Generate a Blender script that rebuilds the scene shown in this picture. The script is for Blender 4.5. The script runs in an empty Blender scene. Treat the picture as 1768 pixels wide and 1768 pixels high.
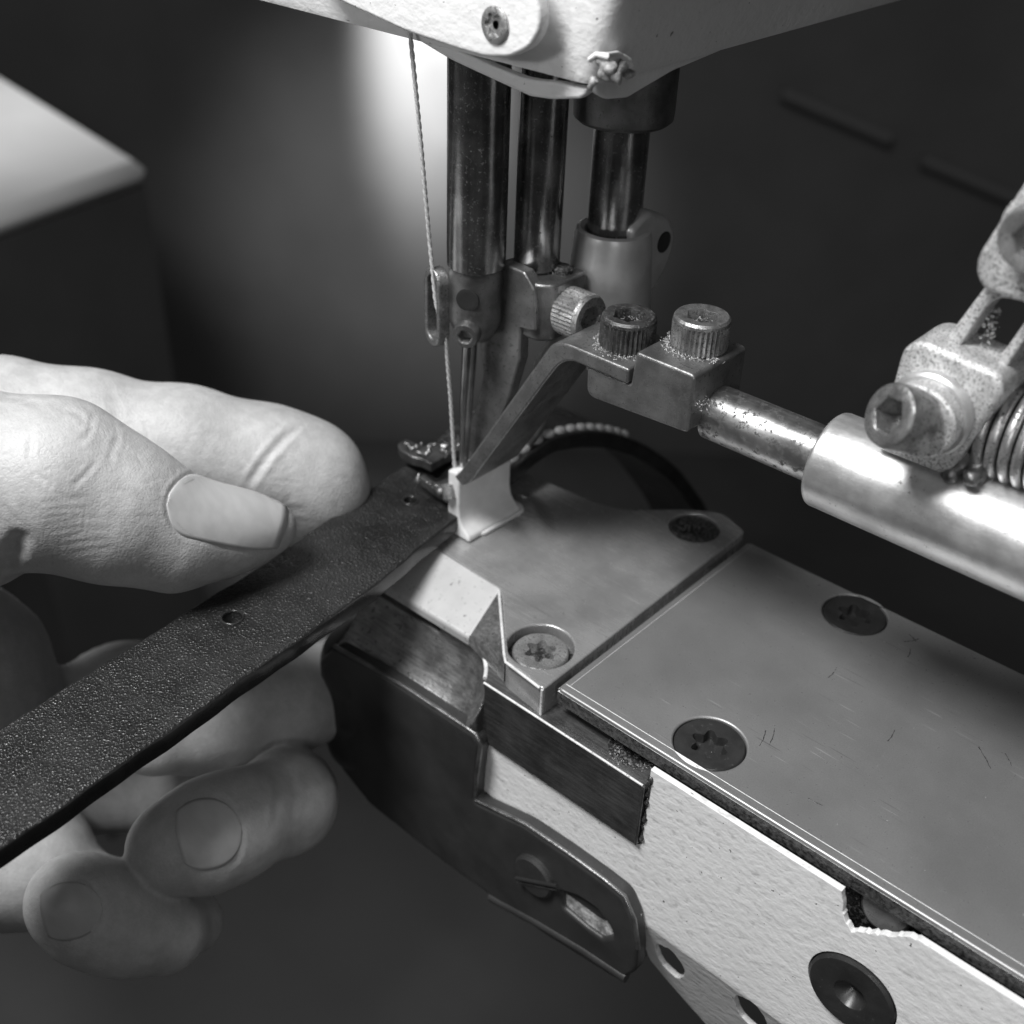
import bpy, bmesh, math, random
import numpy as np
from mathutils import Vector, Matrix
random.seed(7); np.random.seed(7)
sc = bpy.context.scene
COL = sc.collection
S = 0.001                                   # everything below is written in millimetres

# ------------------------------------------------------------------ camera
FPX = 2046.0                                # focal length in pixels of the 1768 px photograph
AX = np.array([[0.74374798, 0.66765802, 0.032737], [0.395577, -0.40012428, -0.82669184], [-0.53884857, 0.62780038, -0.56170179]])
TR = np.array([(800-884)/FPX, (915-884)/FPX, 1])*205.0
CAM = -AX.T @ TR
def at(px, py, d):
    """point seen in direction (px, py) at d millimetres of depth"""
    q = np.array([(px-884)/FPX*d, (py-884)/FPX*d, d]); return AX.T @ (q-TR)
def on(px, py, axis, v):
    """point of the plane axis = v seen in direction (px, py)"""
    d = AX.T @ np.array([(px-884)/FPX, (py-884)/FPX, 1.0]); return CAM+(v-CAM[axis])/d[axis]*d
cam = bpy.data.cameras.new('camera'); camo = bpy.data.objects.new('camera', cam); COL.objects.link(camo)
R = Matrix(((AX[0][0], -AX[1][0], -AX[2][0]), (AX[0][1], -AX[1][1], -AX[2][1]), (AX[0][2], -AX[1][2], -AX[2][2])))
camo.matrix_world = Matrix.Translation(Vector(CAM)*S) @ R.to_4x4()
cam.sensor_width = 36; cam.lens = 36*FPX/1768; cam.clip_start = 0.01; cam.clip_end = 60
cam.dof.use_dof = True; cam.dof.focus_distance = 0.160; cam.dof.aperture_fstop = 23
sc.camera = camo

# ------------------------------------------------------------------ world, lamps, exposure
w = bpy.data.worlds.new('World'); sc.world = w; w.use_nodes = True
bg = w.node_tree.nodes['Background']; bg.inputs[0].default_value = (1, 1, 1, 1); bg.inputs[1].default_value = 0.06
sc.view_settings.view_transform = 'Standard'; sc.view_settings.look = 'None'
sc.view_settings.exposure = 0; sc.view_settings.gamma = 1
def area(name, loc, to, size, power, shape='SQUARE', size_y=None):
    l = bpy.data.lights.new(name, 'AREA'); l.energy = power; l.size = size*S; l.shape = shape
    if size_y: l.shape = 'RECTANGLE'; l.size_y = size_y*S
    o = bpy.data.objects.new(name, l); COL.objects.link(o); o.location = Vector(loc)*S
    o.rotation_euler = (Vector(to)-Vector(loc)).to_track_quat('-Z', 'Y').to_euler(); return o
def spot(name, loc, to, ang, power, blend=1.0, rad=30):
    l = bpy.data.lights.new(name, 'SPOT'); l.energy = power; l.spot_size = math.radians(ang); l.spot_blend = blend; l.shadow_soft_size = rad*S
    o = bpy.data.objects.new(name, l); COL.objects.link(o); o.location = Vector(loc)*S
    o.rotation_euler = (Vector(to)-Vector(loc)).to_track_quat('-Z', 'Y').to_euler(); return o
area('key_lamp', (-25, -190, 378), (15, -20, 0), 130, 2.45)
spot('casing_boost', (-50, -270, 150), (2, -8, 96), 26, .6, .9, 20)  # unseen spot added to brighten the head casing
area('fill_lamp', (260, -330, 330), (30, -20, 0), 260, .13)  # unseen soft fill added so the metal catches light
spot('arm_lamp', (175, -150, 95), (92, -14, -2), 62, .25, .8, 18)

# ------------------------------------------------------------------ materials
MATS = {}
def g(v): return (v, v, v, 1)
class NT:
    def __init__(s, name):
        s.m = bpy.data.materials.new(name); s.m.use_nodes = True; s.t = s.m.node_tree; s.b = s.t.nodes['Principled BSDF']
        tc = s.t.nodes.new('ShaderNodeTexCoord'); s.tc = tc
        s.co = s.map((1, 1, 1)); MATS[name] = s.m
    def n(s, typ, **kw):
        x = s.t.nodes.new(typ)
        for k, v in kw.items(): setattr(x, k, v)
        return x
    def l(s, a, b): s.t.links.new(a, b)
    def map(s, scale, rot=(0, 0, 0)):
        m = s.t.nodes.new('ShaderNodeMapping'); m.inputs['Scale'].default_value = [k*1000 for k in scale]; m.inputs['Rotation'].default_value = rot
        s.l(s.tc.outputs['Object'], m.inputs[0]); return m.outputs[0]
    def noise(s, scale, detail=3, rough=.55, co=None, dist=0):
        x = s.n('ShaderNodeTexNoise'); x.inputs['Scale'].default_value = scale; x.inputs['Detail'].default_value = detail
        x.inputs['Roughness'].default_value = rough; x.inputs['Distortion'].default_value = dist; s.l(co or s.co, x.inputs[0]); return x.outputs[0]
    def voro(s, scale, co=None, feature='F1', out=0, rnd=1):
        x = s.n('ShaderNodeTexVoronoi', feature=feature); x.inputs['Scale'].default_value = scale; x.inputs['Randomness'].default_value = rnd
        s.l(co or s.co, x.inputs[0]); return x.outputs[out]
    def ramp(s, v, a, b, lo=0.0, hi=1.0):
        x = s.n('ShaderNodeMapRange', interpolation_type='SMOOTHSTEP'); s.l(v, x.inputs[0])
        for i, q in enumerate((a, b, lo, hi)): x.inputs[i+1].default_value = q
        return x.outputs[0]
    def math(s, op, a, b):
        x = s.n('ShaderNodeMath', operation=op)
        for i, q in enumerate((a, b)):
            if isinstance(q, (int, float)): x.inputs[i].default_value = q
            else: s.l(q, x.inputs[i])
        return x.outputs[0]
    def mix(s, f, a, b):
        x = s.n('ShaderNodeMix', data_type='FLOAT')
        for i, q in zip((0, 2, 3), (f, a, b)):
            if isinstance(q, (int, float)): x.inputs[i].default_value = q
            else: s.l(q, x.inputs[i])
        return x.outputs[0]
    def col(s, v):
        if isinstance(v, (int, float)): s.b.inputs['Base Color'].default_value = g(v)
        else: s.l(v, s.b.inputs['Base Color'])
    def val(s, key, v):
        if isinstance(v, (int, float)): s.b.inputs[key].default_value = v
        else: s.l(v, s.b.inputs[key])
    def bump(s, *hs):
        prev = None
        for h, dist in hs:
            x = s.n('ShaderNodeBump'); x.inputs['Strength'].default_value = 1; x.inputs['Distance'].default_value = dist*S; s.l(h, x.inputs['Height'])
            if prev: s.l(prev, x.inputs['Normal'])
            prev = x.outputs[0]
        s.l(prev, s.b.inputs['Normal'])

def metal(name, base, rough, metallic=.9, var=.35, vs=.25, grit=0.0, gs=1.5, gcol=.03, scratch=None, bump=.02, bs=3, sk=(.82, 1.15), marks=0, fine=0):
    t = NT(name); n1 = t.noise(vs, 4, .6); n2 = t.noise(bs, 3, .6)
    c = t.math('MULTIPLY', base, t.ramp(n1, .25, .75, 1-var, 1+var*.6))
    r = t.math('ADD', rough-.08, t.math('MULTIPLY', n1, .16))
    hs = [(n2, bump)]
    if scratch:
        sc_, rot = scratch
        s1 = t.noise(1, 2, .5, co=t.map(sc_, rot)); sm = t.ramp(s1, .35, .65, *sk); c = t.math('MULTIPLY', c, sm); hs.append((s1, bump*.8))
        r = t.math('ADD', r, t.math('MULTIPLY', s1, .12))
    if fine: c = t.math('MULTIPLY', c, t.ramp(t.noise(5, 3, .7), .3, .7, 1-fine, 1+fine))
    if marks:
        mk = t.ramp(t.noise(.05, 2), .46, .64)
        for k_, (sx, sy, a_) in enumerate(((.10, 2.4, .3), (.12, 2.0, -.5), (.09, 2.8, 1.1), (.14, 2.2, 2.2))):
            m1 = t.noise(1, 1, .4, co=t.map((sx, sy, .2), (0, 0, a_))); c = t.mix(t.math('MULTIPLY', mk, t.ramp(m1, .70, .77, 0, marks)), c, .75 if k_ % 2 else .14)
    if grit:
        n3 = t.noise(gs, 5, .75); k = t.ramp(n3, .62-grit*.3, .70-grit*.3); c = t.mix(k, c, gcol); r = t.mix(k, r, .6); hs.append((n3, bump*2))
        t.val('Metallic', t.mix(k, metallic, metallic*.3))
    else: t.val('Metallic', metallic)
    t.col(c); t.val('Roughness', r); t.bump(*hs); return t
metal('plate_steel', .36, .40, .65, var=.12, vs=.05, grit=.05, gs=.9, gcol=.12, bump=.003, bs=2, sk=(.985, 1.012), marks=.55, fine=.10)
metal('throat_steel', .42, .2, .55, var=.25, vs=.08, grit=.06, gs=.8, gcol=.1, scratch=((.08, 1.5, .3), (0, 0, -.7)), bump=.002, bs=2, sk=(.975, 1.02), marks=.4, fine=.05)
metal('edge_steel', .74, .42, .1, var=.2, vs=.5, bump=.02, bs=2, grit=.16, gs=2.6, gcol=.2)
metal('worn_steel', .46, .6, .2, var=.12, vs=.15, grit=.1, gs=1.1, gcol=.16, bump=.006)
metal('bar_steel', .46, .14, .94, var=.5, vs=.16, grit=.07, gs=1.8, gcol=.10, scratch=((.9, .9, .02), (0, 0, 0)), bump=.008)
metal('clamp_steel', .24, .33, .85, var=.4, vs=.3, grit=.14, gs=2.4, gcol=.05, bump=.03, bs=4)
metal('milled_steel', .42, .33, .85, var=.4, vs=.25, grit=.2, gs=1, gcol=.06, scratch=((.25, 2.2, 2.2), (0, 0, 0)), bump=.03)
metal('dark_milled', .17, .36, .8, var=.35, vs=.2, grit=.15, gs=1.2, gcol=.03, scratch=((.2, 2.5, 2.5), (0, 0, 0)), bump=.03)
metal('rod_steel', .42, .27, .9, var=.5, vs=.2, grit=.3, gs=.9, gcol=.06, scratch=((.05, .8, .8), (0, 0, 0)), bump=.008)
metal('tube_steel', .66, .36, .8, var=.2, vs=.25, grit=.06, gs=1.6, gcol=.25, scratch=((.06, .9, .9), (0, 0, 0)), bump=.012, sk=(.94, 1.04))
metal('rough_steel', .80, .42, .55, var=.3, vs=.5, grit=.36, gs=3.6, gcol=.14, bump=.06, bs=5)
metal('guide_steel', .27, .36, .8, var=.3, vs=.3, grit=.2, gs=1.8, gcol=.05, bump=.02, bs=3)
metal('black_bolt', .10, .36, .75, var=.5, vs=.6, grit=.25, gs=4, gcol=.20, bump=.03, bs=4)
metal('steel_bolt', .34, .34, .8, var=.4, vs=.6, grit=.35, gs=2.4, gcol=.08, bump=.03, bs=4)
metal('pale_bolt', .5, .36, .75, var=.3, vs=.6, grit=.35, gs=2.4, gcol=.10, bump=.03, bs=4)
metal('holder_satin', .6, .4, .6, var=.15, vs=.2, bump=.004)
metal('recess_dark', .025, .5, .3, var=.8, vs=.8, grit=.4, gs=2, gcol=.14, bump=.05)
metal('black_paint', .036, .42, .0, var=.3, vs=.1, grit=.05, gs=2.5, gcol=.08, bump=.015, bs=1.5)
metal('screw_black', .05, .35, .4, var=.25, vs=.3, grit=.03, gs=2, gcol=.12, bump=.008)
metal('hollow_shade', .012, .85, 0, var=.2, bump=.01)  # near black, painted shade for the insides of holes and slots
metal('spring_steel', .55, .3, .8, var=.4, vs=.5, grit=.3, gs=2, gcol=.06, bump=.02)
t = metal('needle_steel', .5, .2, .95, var=.3, vs=.4, bump=.003)

def white_paint(name, base, mott, specks=.66):
    t = NT(name); n1 = t.noise(.10, 4, .6); c = t.math('MULTIPLY', base, t.ramp(n1, .2, .8, .96, 1.02))
    el = t.noise(1, 2, .55, co=t.map((.55, .62, .75))); c = t.math('MULTIPLY', c, t.mix(t.ramp(t.noise(.07, 2), .38, .6), 1.0, t.ramp(el, .30, .42, 1-mott, 1)))
    n3 = t.noise(1.3, 3, .5); k = t.ramp(n3, specks+.05, specks+.09); c = t.mix(k, c, .05)
    sc1 = t.noise(1, 2, .5, co=t.map((.3, 1.1, .9), (.4, .5, .9))); k2 = t.ramp(sc1, .745, .78); c = t.mix(k2, c, .12)
    t.col(c); t.val('Roughness', t.ramp(n1, .3, .7, .38, .55)); t.val('Metallic', 0)
    t.bump((el, .16), (t.noise(1.6, 3), .04)); return t
white_paint('arm_paint', .8, .24)
white_paint('casing_paint', .76, .05, .67)

t = NT('bare_casting'); n1 = t.noise(.8, 5, .65); t.col(t.ramp(n1, .3, .7, .16, .6)); t.val('Roughness', .6); t.val('Metallic', .2); t.bump((n1, .35))

t = NT('white_plastic'); n1 = t.noise(.3, 3); t.col(t.ramp(n1, .3, .7, .62, .74)); t.val('Roughness', .38)
t.val('Subsurface Weight', .15); t.b.inputs['Subsurface Scale'].default_value = .001; t.bump((t.noise(1.5), .01)); t.b.inputs['Subsurface Radius'].default_value = (1, 1, 1)

t = NT('leather')                                # pebbled black grain
v1 = t.voro(2.0, co=None); wob = t.noise(.5, 3); v2 = t.voro(4.2)
big = t.noise(.12, 3)
h = t.math('ADD', t.math('MULTIPLY', t.ramp(v1, .05, .6, 1, 0), .7), t.math('MULTIPLY', t.ramp(v2, .05, .6, 1, 0), .35))
t.col(t.math('MULTIPLY', 0.018, t.ramp(big, .3, .7, .75, 1.3))); t.val('Roughness', t.ramp(big, .3, .7, .27, .38)); t.val('Specular IOR Level', .5); t.bump((wob, .15), (h, .15))

t = NT('leather_edge'); n1 = t.noise(.35, 4); t.col(t.ramp(n1, .3, .7, .018, .03)); t.val('Roughness', .22); t.bump((t.noise(1, 3), .03))

t = NT('skin'); n1 = t.noise(.09, 4, .6); n2 = t.noise(.5, 4, .6)
n3 = t.noise(2.2, 3, .6); t.col(t.math('MULTIPLY', t.math('MULTIPLY', t.ramp(n1, .25, .75, .40, .51), t.ramp(n2, .3, .7, .92, 1.06)), t.ramp(n3, .3, .7, .96, 1.03)))
fine = t.voro(2.6); cell = t.ramp(t.voro(1.25, feature='DISTANCE_TO_EDGE'), 0, .16); wr = t.noise(1, 3, .6, co=t.map((.5, 2.2, 1.4), (.2, .3, -.5)))
t.val('Roughness', t.ramp(n2, .3, .7, .46, .6)); t.val('Subsurface Weight', .15); t.b.inputs['Subsurface Scale'].default_value = .0012
t.b.inputs['Subsurface Radius'].default_value = (1, 1, 1); t.bump((t.noise(.35, 3), .08), (wr, .04), (cell, .010), (fine, .03))

t = NT('nail'); n1 = t.noise(1, 2, .5, co=t.map((.12, .5, .5), (0, 0, 0))); t.col(t.ramp(n1, .3, .7, .46, .51)); t.val('Roughness', .42)
t.val('Subsurface Weight', .3); t.b.inputs['Subsurface Scale'].default_value = .001; t.bump((n1, .03)); t.b.inputs['Subsurface Radius'].default_value = (1, 1, 1)

t = NT('thread'); n1 = t.noise(3, 3); t.col(t.ramp(n1, .3, .7, .42, .6)); t.val('Roughness', .7); t.bump((n1, .05))
t = NT('bead_thread'); n1 = t.noise(2, 3); t.col(t.ramp(n1, .3, .7, .3, .4)); t.val('Roughness', .45); t.bump((n1, .05))
t = NT('lint'); n1 = t.noise(1, 2); t.col(t.ramp(n1, .3, .7, .35, .7)); t.val('Roughness', .8)
t = NT('grime_and_shade'); n1 = t.noise(1.5, 4); t.col(t.ramp(n1, .3, .7, .015, .08)); t.val('Roughness', .25); t.bump((n1, .2))  # real grime, and the painted shade of the cover plate's side
t = NT('floor_dark'); n1 = t.noise(.004, 4); t.col(t.ramp(n1, .3, .7, .15, .2)); t.val('Roughness', .8)
t = NT('floor_mat'); n1 = t.noise(.004, 4); t.col(t.ramp(n1, .3, .7, .11, .15)); t.val('Roughness', .85)
t = NT('table_white'); n1 = t.noise(.01, 3); t.col(t.ramp(n1, .3, .7, .6, .68)); t.val('Roughness', .6)
t = NT('table_side'); n1 = t.noise(.01, 3); t.col(t.ramp(n1, .3, .7, .08, .1)); t.val('Roughness', .7)
t = NT('rail_grey'); t.col(.2); t.val('Roughness', .5)

# ------------------------------------------------------------------ mesh helpers
def link(name, me, mat, parent=None, angle=35, base=None):
    me.materials.clear(); me.materials.append(MATS[mat])
    for p in me.polygons: p.use_smooth = True
    if angle < 180: me.set_sharp_from_angle(angle=math.radians(angle))
    o = bpy.data.objects.new(name, me); COL.objects.link(o)
    if parent is not None:
        o.parent = parent
        if parent.type == 'EMPTY': o.matrix_parent_inverse = Matrix.Translation(-parent.location)
    return o
def mesh(name, V, F, mat, parent=None, angle=35):
    me = bpy.data.meshes.new(name); me.from_pydata([tuple(float(c)*S for c in v) for v in V], [], F); me.validate()
    bm = bmesh.new(); bm.from_mesh(me); bmesh.ops.recalc_face_normals(bm, faces=bm.faces); bm.to_mesh(me); bm.free()
    return link(name, me, mat, parent, angle)
def frame(o, w_, u=None):
    """4x4 in metres: local z along w_, local x near u"""
    w_ = Vector(w_).normalized(); u = Vector(u) if u is not None else (Vector((1, 0, 0)) if abs(w_.x) < .9 else Vector((0, 1, 0)))
    u = (u-w_*u.dot(w_)).normalized(); v = w_.cross(u)
    return Matrix(((u.x, v.x, w_.x, o[0]*S), (u.y, v.y, w_.y, o[1]*S), (u.z, v.z, w_.z, o[2]*S), (0, 0, 0, 1)))
def rounded(P, r, seg=5):
    """polygon with its corners rounded; r a number or one per corner"""
    out = []; n = len(P); r = [r]*n if isinstance(r, (int, float)) else r
    for i in range(n):
        p = Vector(P[i][:2]); a = Vector(P[i-1][:2])-p; b = Vector(P[(i+1) % n][:2])-p
        ra = min(r[i], .48*a.length, .48*b.length)
        if ra < 1e-3: out.append(tuple(p)); continue
        p0 = p+a.normalized()*ra; p1 = p+b.normalized()*ra
        for k in range(seg+1):
            s = k/seg; out.append(tuple(p0*(1-s)**2+p*2*s*(1-s)+p1*s*s))
    return out
def circle(c, r, n=48, f=None):
    return [(c[0]+r*(f(t) if f else 1)*math.cos(t), c[1]+r*(f(t) if f else 1)*math.sin(t)) for t in (2*math.pi*k/n for k in range(n))]
def plate_mesh(outline, holes, thick, bevel=.25, res=2):
    """solid plate in its own u,v plane, w from 0 to thick (mm), edges bevelled"""
    cu = bpy.data.curves.new('tmp', 'CURVE'); cu.dimensions = '2D'; cu.fill_mode = 'BOTH'
    cu.extrude = max(thick/2-bevel, 1e-3); cu.bevel_depth = bevel; cu.bevel_resolution = res; cu.offset = -bevel
    for loop in [outline]+list(holes):
        sp = cu.splines.new('POLY'); sp.points.add(len(loop)-1); sp.use_cyclic_u = True
        for q, p in zip(sp.points, loop): q.co = (p[0], p[1], 0, 1)
    o = bpy.data.objects.new('tmp', cu); COL.objects.link(o); dg = bpy.context.evaluated_depsgraph_get(); dg.update()
    me = bpy.data.meshes.new_from_object(o.evaluated_get(dg)); bpy.data.objects.remove(o); bpy.data.curves.remove(cu)
    V = np.array([v.co[:] for v in me.vertices]); V[:, 2] += thick/2
    F = [tuple(p.vertices) for p in me.polygons]; bpy.data.meshes.remove(me); return V, F
def plate(name, outline, holes, thick, mat, parent, fr=None, bevel=.25, angle=35, warp=None):
    V, F = plate_mesh(outline, holes, thick, bevel)
    if warp: V = [warp(*v) for v in V]
    elif fr is not None: V = [(fr @ Vector((v[0]*S, v[1]*S, v[2]*S)))/S for v in V]
    o = mesh(name, V, F, mat, parent, angle)
    bm = bmesh.new(); bm.from_mesh(o.data); bmesh.ops.remove_doubles(bm, verts=bm.verts, dist=1e-7); bm.to_mesh(o.data); bm.free()
    o.data.set_sharp_from_angle(angle=math.radians(angle))
    wn = o.modifiers.new('n', 'WEIGHTED_NORMAL'); wn.weight = 100; wn.keep_sharp = True; return o
def XZ(y): return Matrix(((1, 0, 0, 0), (0, 0, 1, y*S), (0, 1, 0, 0), (0, 0, 0, 1)))       # u=X v=Z w=+Y from y
def XY(z): return Matrix.Translation((0, 0, z*S))
def YZ(x): return Matrix(((0, 0, 1, x*S), (1, 0, 0, 0), (0, 1, 0, 0), (0, 0, 0, 1)))       # u=Y v=Z w=+X from x
def rings_mesh(rings, n=48, cap0=True, cap1=True):
    """rings: (radius or f(theta), z); closed lathe in local mm"""
    V = []; F = []
    for r, z in rings:
        for k in range(n):
            th = 2*math.pi*k/n; q = r(th) if callable(r) else r; V.append((q*math.cos(th), q*math.sin(th), z))
    for i in range(len(rings)-1):
        for k in range(n):
            a = i*n+k; b = i*n+(k+1) % n; F.append((a, b, b+n, a+n))
    if cap0: F.append(tuple(range(n))[::-1])
    if cap1: F.append(tuple(range((len(rings)-1)*n, len(rings)*n)))
    return V, F
def hexr(r): return lambda t: r*math.cos(math.pi/6)/math.cos((t % (math.pi/3))-math.pi/6)
def torx(r): return lambda t: r*(1+.2*math.cos(6*t))
def lathe(name, rings, mat, parent, fr, n=48, angle=35):
    V, F = rings_mesh(rings, n); V = [(fr @ (Vector(v)*S))/S for v in V]; return mesh(name, V, F, mat, parent, angle)
def cap_rings(R_, H, hx, depth, knurl=.26, n=144):
    kn = lambda t: R_*(1-knurl/R_*(.5+.5*math.cos(n/4*t)))
    return [(R_*.93, 0), (kn, .3), (kn, H-.9), (R_*.985, H-.75), (R_*.97, H-.35), (R_*.90, H), (hx*1.22, H), (hexr(hx*1.05), H-.12), (hexr(hx), H-.5), (hexr(hx*.97), H-depth)]
def cap_bolt(name, o, axis, R_, H, hx, depth, mat, parent, u=None):
    V, F = rings_mesh(cap_rings(R_, H, hx, depth), 144); fr = frame(o, axis, u); return mesh(name, [(fr @ (Vector(v)*S))/S for v in V], F, mat, parent, 28)
def tube(name, P, r, mat, parent, n=12, angle=60, closed=False):
    P = [Vector(p) for p in P]; V = []; F = []; m = len(P); rr = r if isinstance(r, (list, tuple)) else [r]*m; u = None
    for i, p in enumerate(P):
        d = ((P[(i+1) % m] if closed else P[min(i+1, m-1)])-(P[i-1] if closed else P[max(i-1, 0)])).normalized()
        if u is None: u = d.orthogonal().normalized()
        u = (u-d*u.dot(d)).normalized(); v = d.cross(u)
        for k in range(n):
            th = 2*math.pi*k/n; V.append(p+(u*math.cos(th)+v*math.sin(th))*rr[i])
    for i in range(m if closed else m-1):
        for k in range(n):
            a = i*n+k; b = i*n+(k+1) % n; j = ((i+1) % m)*n; F.append((a, b, j+(k+1) % n, j+k))
    if not closed: F += [tuple(range(n))[::-1], tuple(range((m-1)*n, m*n))]
    return mesh(name, V, F, mat, parent, angle)
def box(name, lo, hi, mat, parent, bevel=.4, angle=35):
    return plate(name, rounded([(lo[0], lo[1]), (hi[0], lo[1]), (hi[0], hi[1]), (lo[0], hi[1])], bevel*1.2, 3), [], hi[2]-lo[2], mat, parent, XY(lo[2]), bevel, angle)
def thing(name, label, cat, loc):
    o = bpy.data.objects.new(name, None); COL.objects.link(o); o.empty_display_size = .01; o.location = Vector(loc)*S; o['label'] = label; o['category'] = cat; return o
def px(pts, axis, v):
    """outline on a plane from directions in the photograph; returns the two in-plane coordinates"""
    k = [i for i in range(3) if i != axis]; return [(on(x, y, axis, v)[k[0]], on(x, y, axis, v)[k[1]]) for x, y in pts]

# ------------------------------------------------------------------ smooth organic surfaces: distance field + surface nets
class Field:
    def __init__(s, lo, hi, h):
        s.lo = np.array(lo, float); s.h = h; s.n = np.ceil((np.array(hi)-s.lo)/h).astype(int)+1; s.f = np.full(s.n, 50.0, np.float32)
    def sub(s, lo, hi):
        a = np.clip(np.floor((np.minimum(lo, hi)-s.lo)/s.h).astype(int), 0, s.n-1); b = np.clip(np.ceil((np.maximum(lo, hi)-s.lo)/s.h).astype(int)+1, 1, s.n)
        g_ = [s.lo[i]+s.h*np.arange(a[i], b[i]) for i in range(3)]
        return tuple(slice(a[i], b[i]) for i in range(3)), np.meshgrid(*g_, indexing='ij', sparse=True)
    def cone(s, a, b, ra, rb, k=2.0, carve=False):
        a = np.array(a, float); b = np.array(b, float); m = max(ra, rb)+k+3
        sl, (X, Y, Z) = s.sub(np.minimum(a, b)-m, np.maximum(a, b)+m)
        ba = b-a; t = ((X-a[0])*ba[0]+(Y-a[1])*ba[1]+(Z-a[2])*ba[2])/max(ba@ba, 1e-6); t = np.clip(t, 0, 1)
        d = np.sqrt((X-a[0]-t*ba[0])**2+(Y-a[1]-t*ba[1])**2+(Z-a[2]-t*ba[2])**2)-(ra+(rb-ra)*t)
        f = s.f[sl]
        if carve:
            h = np.maximum(k-np.abs(f+d), 0)/k; s.f[sl] = np.maximum(f, -d)+h*h*k/4
        else:
            h = np.maximum(k-np.abs(f-d), 0)/k; s.f[sl] = np.minimum(f, d)-h*h*k/4
    def chain(s, P, k=2.0):
        for (a, ra), (b, rb) in zip(P, P[1:]): s.cone(a, b, ra, rb, k)
    def merge(s, o, k):
        h = np.maximum(k-np.abs(s.f-o.f), 0)/k; s.f = np.minimum(s.f, o.f)-h*h*k/4
    def at(s, p):
        q = (np.array(p)-s.lo)/s.h; i = np.clip(q.astype(int), 0, s.n-2); t = q-i; r = 0
        for dx in (0, 1):
            for dy in (0, 1):
                for dz in (0, 1):
                    r += s.f[i[0]+dx, i[1]+dy, i[2]+dz]*(t[0] if dx else 1-t[0])*(t[1] if dy else 1-t[1])*(t[2] if dz else 1-t[2])
        return r
    def blur(s, it=1):
        for _ in range(it):
            for ax in range(3):
                f = s.f; s.f = .5*f+.25*(np.roll(f, 1, ax)+np.roll(f, -1, ax))
    def nets(s):
        f = s.f; n = s.n; neg = f < 0
        c = np.zeros(n-1, np.int8); sl = lambda d: tuple(slice(d[i], n[i]-1+d[i]) for i in range(3))
        for d in np.ndindex(2, 2, 2): c += neg[sl(d)]
        act = (c > 0) & (c < 8); idx = np.full(n-1, -1, np.int64); I = np.argwhere(act); idx[act] = np.arange(len(I))
        acc = np.zeros((len(I), 3)); cnt = np.zeros(len(I))
        cor = list(np.ndindex(2, 2, 2)); vals = {d: f[I[:, 0]+d[0], I[:, 1]+d[1], I[:, 2]+d[2]] for d in cor}
        for d in cor:
            for ax in range(3):
                if d[ax] == 0:
                    e = list(d); e[ax] = 1; a = vals[d]; b = vals[tuple(e)]; m = (a < 0) != (b < 0)
                    t = np.where(m, a/np.where(m, a-b, 1), 0); p = np.zeros((len(I), 3)); p[:] = d; p[:, ax] += t; acc[m] += p[m]; cnt[m] += 1
        V = s.lo+s.h*(I+acc/cnt[:, None]); F = []
        for ax in range(3):
            o1, o2 = [i for i in range(3) if i != ax]
            a = neg; b = np.roll(neg, -1, ax); ch = a != b
            E = np.argwhere(ch); E = E[(E[:, ax] < n[ax]-1) & (E[:, o1] > 0) & (E[:, o2] > 0) & (E[:, o1] < n[o1]-1) & (E[:, o2] < n[o2]-1)]
            if not len(E): continue
            def q(d1, d2):
                J = E.copy(); J[:, o1] -= d1; J[:, o2] -= d2; return idx[J[:, 0], J[:, 1], J[:, 2]]
            Q = np.stack([q(0, 0), q(1, 0), q(1, 1), q(0, 1)], 1); fl = neg[E[:, 0], E[:, 1], E[:, 2]] ^ (ax == 1); Q[fl] = Q[fl][:, ::-1]; F.append(Q)
        return V, np.concatenate(F)
def nets_mesh(name, fd, mat, parent=None):
    V, F = fd.nets(); me = bpy.data.meshes.new(name); me.from_pydata((V*S).tolist(), [], F.tolist())
    bm = bmesh.new(); bm.from_mesh(me); bmesh.ops.recalc_face_normals(bm, faces=bm.faces); bm.to_mesh(me); bm.free()
    return link(name, me, mat, parent, 180)

# ================================================================== setting: the dark workshop behind
me = mesh('floor', [(-9000, -4000, -760), (6000, -4000, -760), (6000, 12000, -760), (-9000, 12000, -760)], [(0, 1, 2, 3)], 'floor_mat'); me['kind'] = 'structure'

# ================================================================== the sewing machine
M_ = thing('sewing_machine', 'white cylinder-arm sewing machine with steel plates, needle bar and clamped edge guide', 'sewing machine', (60, 5, -56))

# ---- arm casting: white front wall with rounded belly (profile in YZ swept along X)
def arm_profile():
    P = [(-20.5, -3.6), (-20.5, -24)]
    for k in range(13):
        a = math.pi+(math.pi/2)*k/12*.98; P.append((-4+16.5*math.cos(a), -33+20*math.sin(a)-0))
    P += [(10, -53.5), (31, -44), (31, -3.6)]
    return P
prof = arm_profile()
fw = plate('arm_casting', [(-3, -8.5), (-3, -52), (31, -46), (31, -8.5)], [], 116, 'arm_paint', M_, YZ(24), .5)
fw['label'] = 'white painted arm casting with worn, mottled paint'
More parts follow.
